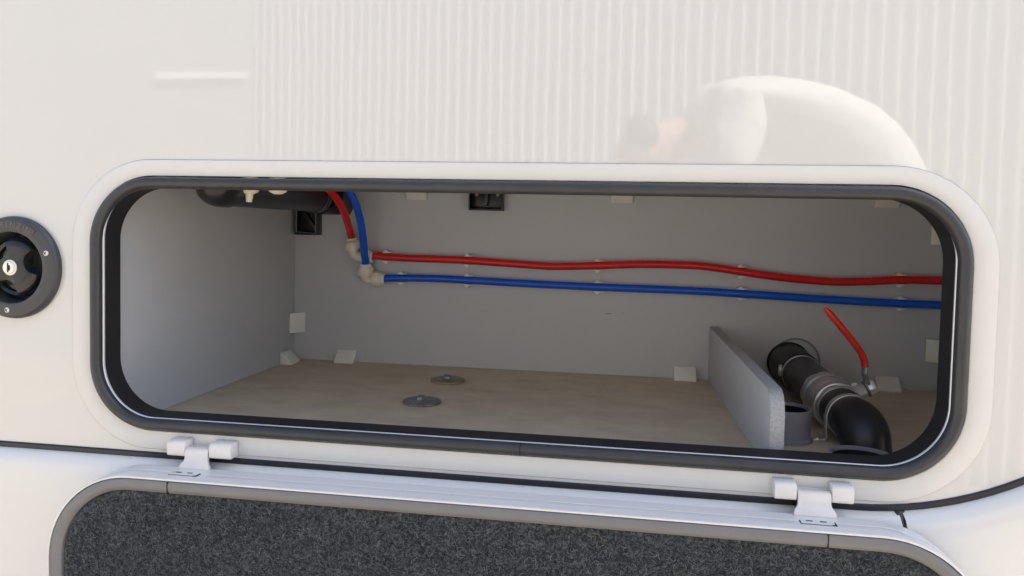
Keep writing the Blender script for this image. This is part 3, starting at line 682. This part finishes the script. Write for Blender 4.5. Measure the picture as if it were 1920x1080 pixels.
# ---------------------------------------------------------------- overhead drain pipe
OZ, OR = 1.2530, 0.0295
ov = thing('overhead_pipe', 'black drain pipe under the locker ceiling at upper left', 'pipe', (-0.58, 0.3, CZ))
p0 = at(405, 372, 1, 0.115); p1 = at(592, 385, 1, 0.495)
p0 = Vector((p0.x, p0.y, OZ)); p1 = Vector((p1.x, p1.y, OZ)); od = (p1 - p0).normalized()
obj('pipe', tube([p0, p1], OR, 36), 'blackpl', ov)
obj('front_cap', lathe(p0 + od * 0.030, -od, [(OR, 0), (OR + 0.0022, 0.0008), (OR + 0.0022, 0.020), (OR + 0.0010, 0.030), (OR * 0.93, 0.040), (OR * 0.74, 0.049), (OR * 0.4, 0.055), (0, 0.057)], 40), 'blackpl', ov)
obj('coupling', lathe(p1 - od * 0.012, od, [(OR, 0), (OR + 0.0030, 0.0005), (OR + 0.0030, 0.007), (OR - 0.001, 0.0085), (OR - 0.001, 0.016), (OR + 0.0016, 0.017), (OR + 0.0016, 0.026), (OR - 0.002, 0.030), (OR - 0.002, 0.034)], 36), 'blackpl', ov)
pe = p1 + od * 0.02 - Vector((0, 0, 0.0035)); Pq = [pe]
for k in range(1, 9):
    a = PI / 2 * k / 8; Pq.append(pe + od * 0.034 * math.sin(a) + Vector((0.040, 0, 0)) * (1 - math.cos(a)))
Pq.append(Pq[-1] + Vector((0.008, 0, 0)))
obj('rear_elbow', tube(Pq, OR + 0.0010, 36), 'blackpl', ov)
# cream drain taps hanging in front of it
def tap(px, py, y, spout, label):
    c = at(px, py, 1, y); t = thing('drain_tap', label, 'tap', (c.x, c.y, CZ))
    obj('cap', lathe((c.x, c.y, CZ - 0.0005), (0, 0, -1), [(0.012, 0), (0.012, CZ - c.z - 0.010), (0.0155, CZ - c.z - 0.009), (0.0155, CZ - c.z - 0.002), (0.012, CZ - c.z + 0.003), (0.006, CZ - c.z + 0.006), (0, CZ - c.z + 0.0065)], 32, flute=lambda a, k: 1 + (0.03 * math.cos(12 * a) if k in (2, 3) else 0)), 'cream', t)
    if spout: obj('spout', tube([(c.x, c.y, c.z - 0.003), (c.x - 0.0004, c.y, c.z - 0.010), (c.x - 0.001, c.y, c.z - 0.0185)], [0.0062, 0.0056, 0.0044], 20), 'cream', t)
tap(468, 356, 0.150, True, 'cream drain tap with small spout beside the black overhead pipe')
tap(521, 356, 0.150, False, 'cream round cap beside the drain tap, without a spout')

# ================================================================== WHAT THE GLOSSY WALL REFLECTS
M['ground'] = mat('pale_paving', (0.37, 0.33, 0.27), 0.85, var=0.25, vscale=(3, 3, 3), bump=0.3, bscale=60)
M['clad'] = mat('pale_steel_cladding', (0.76, 0.745, 0.71), 0.4, metal=0.0)
M['render'] = mat('pale_wall_render', (0.60, 0.60, 0.57), 0.8, var=0.06, vscale=(1, 1, 1))
M['ledge'] = mat('white_ledge', (0.8, 0.8, 0.78), 0.5)
g = [(-60, -60, 0), (60, -60, 0), (60, 60, 0), (-60, 60, 0)]
structure(obj('ground', (g, [(0, 1, 2, 3)]), 'ground', smooth=False))
BYW = -4.15
A, B = Vector((2.5, -2.75)), Vector((at(482, 150, 1, -BYW).x, BYW)); dv2 = (B - A); L = dv2.length; dv2.normalize(); nv = Vector((dv2.y, -dv2.x)); nv = nv if nv.y > 0 else -nv
V, Fc = [], []; pts = []; s = 0.0; pitch = 0.075; BH = 3.1
while s < L:
    for k in range(10): pts.append((s + k * pitch / 10, 0.013 + 0.013 * math.sin(2 * PI * k / 10)))
    s += pitch
for s, h in pts:
    p = A + dv2 * s + nv * h; V += [(p.x, p.y, 0.0), (p.x, p.y, BH)]
for i in range(len(pts) - 1): Fc.append((2 * i, 2 * i + 2, 2 * i + 3, 2 * i + 1))
n = len(V); a, b = A - nv * 0.08, A + dv2 * pts[-1][0] - nv * 0.08
V += [(a.x, a.y, 0), (a.x, a.y, BH), (b.x, b.y, 0), (b.x, b.y, BH)]
Fc += [(n, n + 1, n + 3, n + 2), (0, 1, n + 1, n), (n - 2, n + 2, n + 3, n - 1), [2 * i + 1 for i in range(len(pts))] + [n + 3, n + 1]]
bl = thing('ribbed_building', 'pale ribbed steel building mirrored as stripes in the glossy white wall', 'building', (0, -3.6, 0))
obj('cladding', (V, Fc), 'clad', bl, smooth=True)
wl = obj('plain_wall', box(-9, B.x, -5.0, -4.7, 0, BH + 0.5), 'render', bl, smooth=False)
c = at(378, 143, 1, 4.7)
obj('ledge', prism([(c.x - 0.40, -4.7, c.z + 0.035), (c.x - 0.40, -4.682, c.z - 0.02), (c.x - 0.40, -4.682, c.z - 0.03), (c.x - 0.40, -4.7, c.z - 0.03)], (0.80, 0, 0)), 'ledge', wl, smooth=False)

# person taking the picture, leaning in; seen only as a reflection in the wall
M['skin'] = mat('skin', (0.55, 0.33, 0.24), 0.5)
M['shirt'] = mat('white_shirt', (0.72, 0.72, 0.71), 0.8, bump=0.6, bscale=14, bdist=0.02)
M['trousers'] = mat('dark_trousers', (0.04, 0.05, 0.07), 0.8)
M['hair'] = mat('dark_hair', (0.035, 0.03, 0.03), 0.6)
M['shoe'] = mat('shoe_leather', (0.03, 0.03, 0.03), 0.5)
def skin(name, verts, edges, m, parent, sub=2):
    off = WORLD[parent.name]
    me = bpy.data.meshes.new(name); me.from_pydata([Vector(v[:3]) - off for v in verts], edges, []); me.materials.append(M[m])
    o = bpy.data.objects.new(name, me); COL.objects.link(o); o.parent = parent; WORLD[o.name] = off
    bmx = bmesh.new(); bmx.from_mesh(me); lay = bmx.verts.layers.skin.verify()
    for i, v in enumerate(bmx.verts):
        r = verts[i][3]; v[lay].radius = r if isinstance(r, tuple) else (r, r); v[lay].use_root = (i == 0)
    bmx.to_mesh(me); bmx.free()
    k = o.modifiers.new('skin', 'SKIN'); k.use_smooth_shade = True
    k = o.modifiers.new('sub', 'SUBSURF'); k.levels = sub; k.render_levels = sub
    return o
PYP = -1.40
per = thing('person', 'person in a white shirt leaning in to take the photo, seen only mirrored', 'person', (0.80, PYP, 0))
pel = (0.80, PYP, 1.02); sp1 = (0.76, PYP, 1.26); sp2 = (0.64, PYP + 0.02, 1.50); ch = (0.42, PYP + 0.04, 1.60); nk = (0.20, PYP + 0.05, 1.49); hd = (0.05, PYP + 0.06, 1.43)
sh = lambda s: (0.31, PYP + 0.04 + s * 0.19, 1.53)
el = lambda s: (0.20, PYP + 0.10 + s * 0.21, 1.22)
HB = lambda s: Vector((0.128, -0.985, 1.165)) if s > 0 else Vector((0.015, -0.985, 1.125))     # palms
wr = lambda s: (HB(s).x + 0.03, HB(s).y - 0.07, HB(s).z - 0.005)
kn = lambda s: (0.70, PYP + s * 0.13, 0.55); an = lambda s: (0.84, PYP + s * 0.14, 0.09); to = lambda s: (0.66, PYP + s * 0.15, 0.045)
hp = lambda s: (0.79, PYP + s * 0.10, 0.95)
BV = [(*pel, 0.13), (*sp1, 0.12), (*sp2, 0.13), (*ch, 0.13), (*nk, 0.058), (0.12, PYP + 0.055, 1.465, 0.075), (*hd, 0.095), (-0.02, PYP + 0.065, 1.38, 0.070)]
BE = [(0, 1), (1, 2), (2, 3), (3, 4), (4, 5), (5, 6), (6, 7)]
for s in (-1, 1):
    i = len(BV); BV += [(*sh(s), 0.062), (*el(s), 0.042), (*wr(s), 0.028), (*HB(s), 0.030)]; BE += [(3, i), (i, i + 1), (i + 1, i + 2), (i + 2, i + 3)]
    i = len(BV); BV += [(*hp(s), 0.085), (*kn(s), 0.058), (*an(s), 0.040), (*to(s), 0.036)]; BE += [(0, i), (i, i + 1), (i + 1, i + 2), (i + 2, i + 3)]
skin('body', BV, BE, 'skin', per)
for s in (-1, 1):                         # five fingers closing round the phone edges
    base = HB(s)
    for k, (dz, ln) in enumerate(((0.030, 0.9), (0.012, 1.0), (-0.006, 0.95), (-0.022, 0.78))):
        a = base + Vector((0, 0.012, dz)); b = a + Vector((0.004 * ln, 0.036 * ln, 0.006)); c2 = b + Vector((-0.016, 0.012 * ln, 0.004)); d3 = c2 + Vector((-0.016, -0.006, 0.002))
        skin('finger', [(*a, 0.009), (*b, 0.0085), (*c2, 0.008), (*d3, 0.007)], [(0, 1), (1, 2), (2, 3)], 'skin', per)
    a = base + Vector((-0.01, 0, 0.025)); b = a + Vector((-0.022, 0.02, 0.018)); c2 = b + Vector((-0.016, 0.022, 0.006))
    skin('finger', [(*a, 0.0105), (*b, 0.0095), (*c2, 0.008)], [(0, 1), (1, 2)], 'skin', per)
SV = [(*pel, 0.155), (*sp1, 0.155), (*sp2, 0.168), (*ch, 0.152), (0.30, PYP + 0.043, 1.565, 0.125), (0.16, PYP + 0.047, 1.485, 0.080)]; SE = [(0, 1), (1, 2), (2, 3), (3, 4), (4, 5)]
for s in (-1, 1):
    i = len(SV); SV += [(*sh(s), 0.085), (0.25, PYP + 0.07 + s * 0.205, 1.33, 0.072)]; SE += [(3, i), (i, i + 1)]
skin('shirt', SV, SE, 'shirt', per)
TV = [(*pel, 0.145)]; TE = []
for s in (-1, 1):
    i = len(TV); TV += [(*hp(s), 0.102), (*kn(s), 0.078), (an(s)[0], an(s)[1], 0.13, 0.066)]; TE += [(0, i), (i, i + 1), (i + 1, i + 2)]
skin('trousers', TV, TE, 'trousers', per)
for s in (-1, 1):
    skin('shoe', [(an(s)[0] + 0.04, an(s)[1], 0.050, 0.046), (an(s)[0] - 0.06, an(s)[1], 0.048, 0.046), (to(s)[0] - 0.03, to(s)[1], 0.042, 0.040)], [(0, 1), (1, 2)], 'shoe', per)
skin('hair', [(0.105, PYP + 0.055, 1.49, 0.07), (0.06, PYP + 0.06, 1.465, 0.098), (0.0, PYP + 0.06, 1.45, 0.092)], [(0, 1), (1, 2)], 'hair', per)
for s in (-1, 1): skin('ear', [(0.075, PYP + 0.06 + s * 0.088, 1.415, 0.012), (0.072, PYP + 0.06 + s * 0.100, 1.425, 0.016), (0.066, PYP + 0.06 + s * 0.098, 1.395, 0.010)], [(0, 1), (1, 2)], 'skin', per)
skin('nose', [(-0.055, PYP + 0.065, 1.405, 0.010), (-0.085, PYP + 0.066, 1.375, 0.014)], [(0, 1)], 'skin', per)

M['phone'] = mat('black_phone_glass', (0.01, 0.01, 0.012), 0.1)
tag(obj('smartphone', box(-0.035, 0.125, -0.9215, -0.9135, 1.150, 1.225), 'phone', loc=(0.045, -0.917, 1.15), bevel=0.002), 'black phone held up by the person, out of the picture', 'phone')
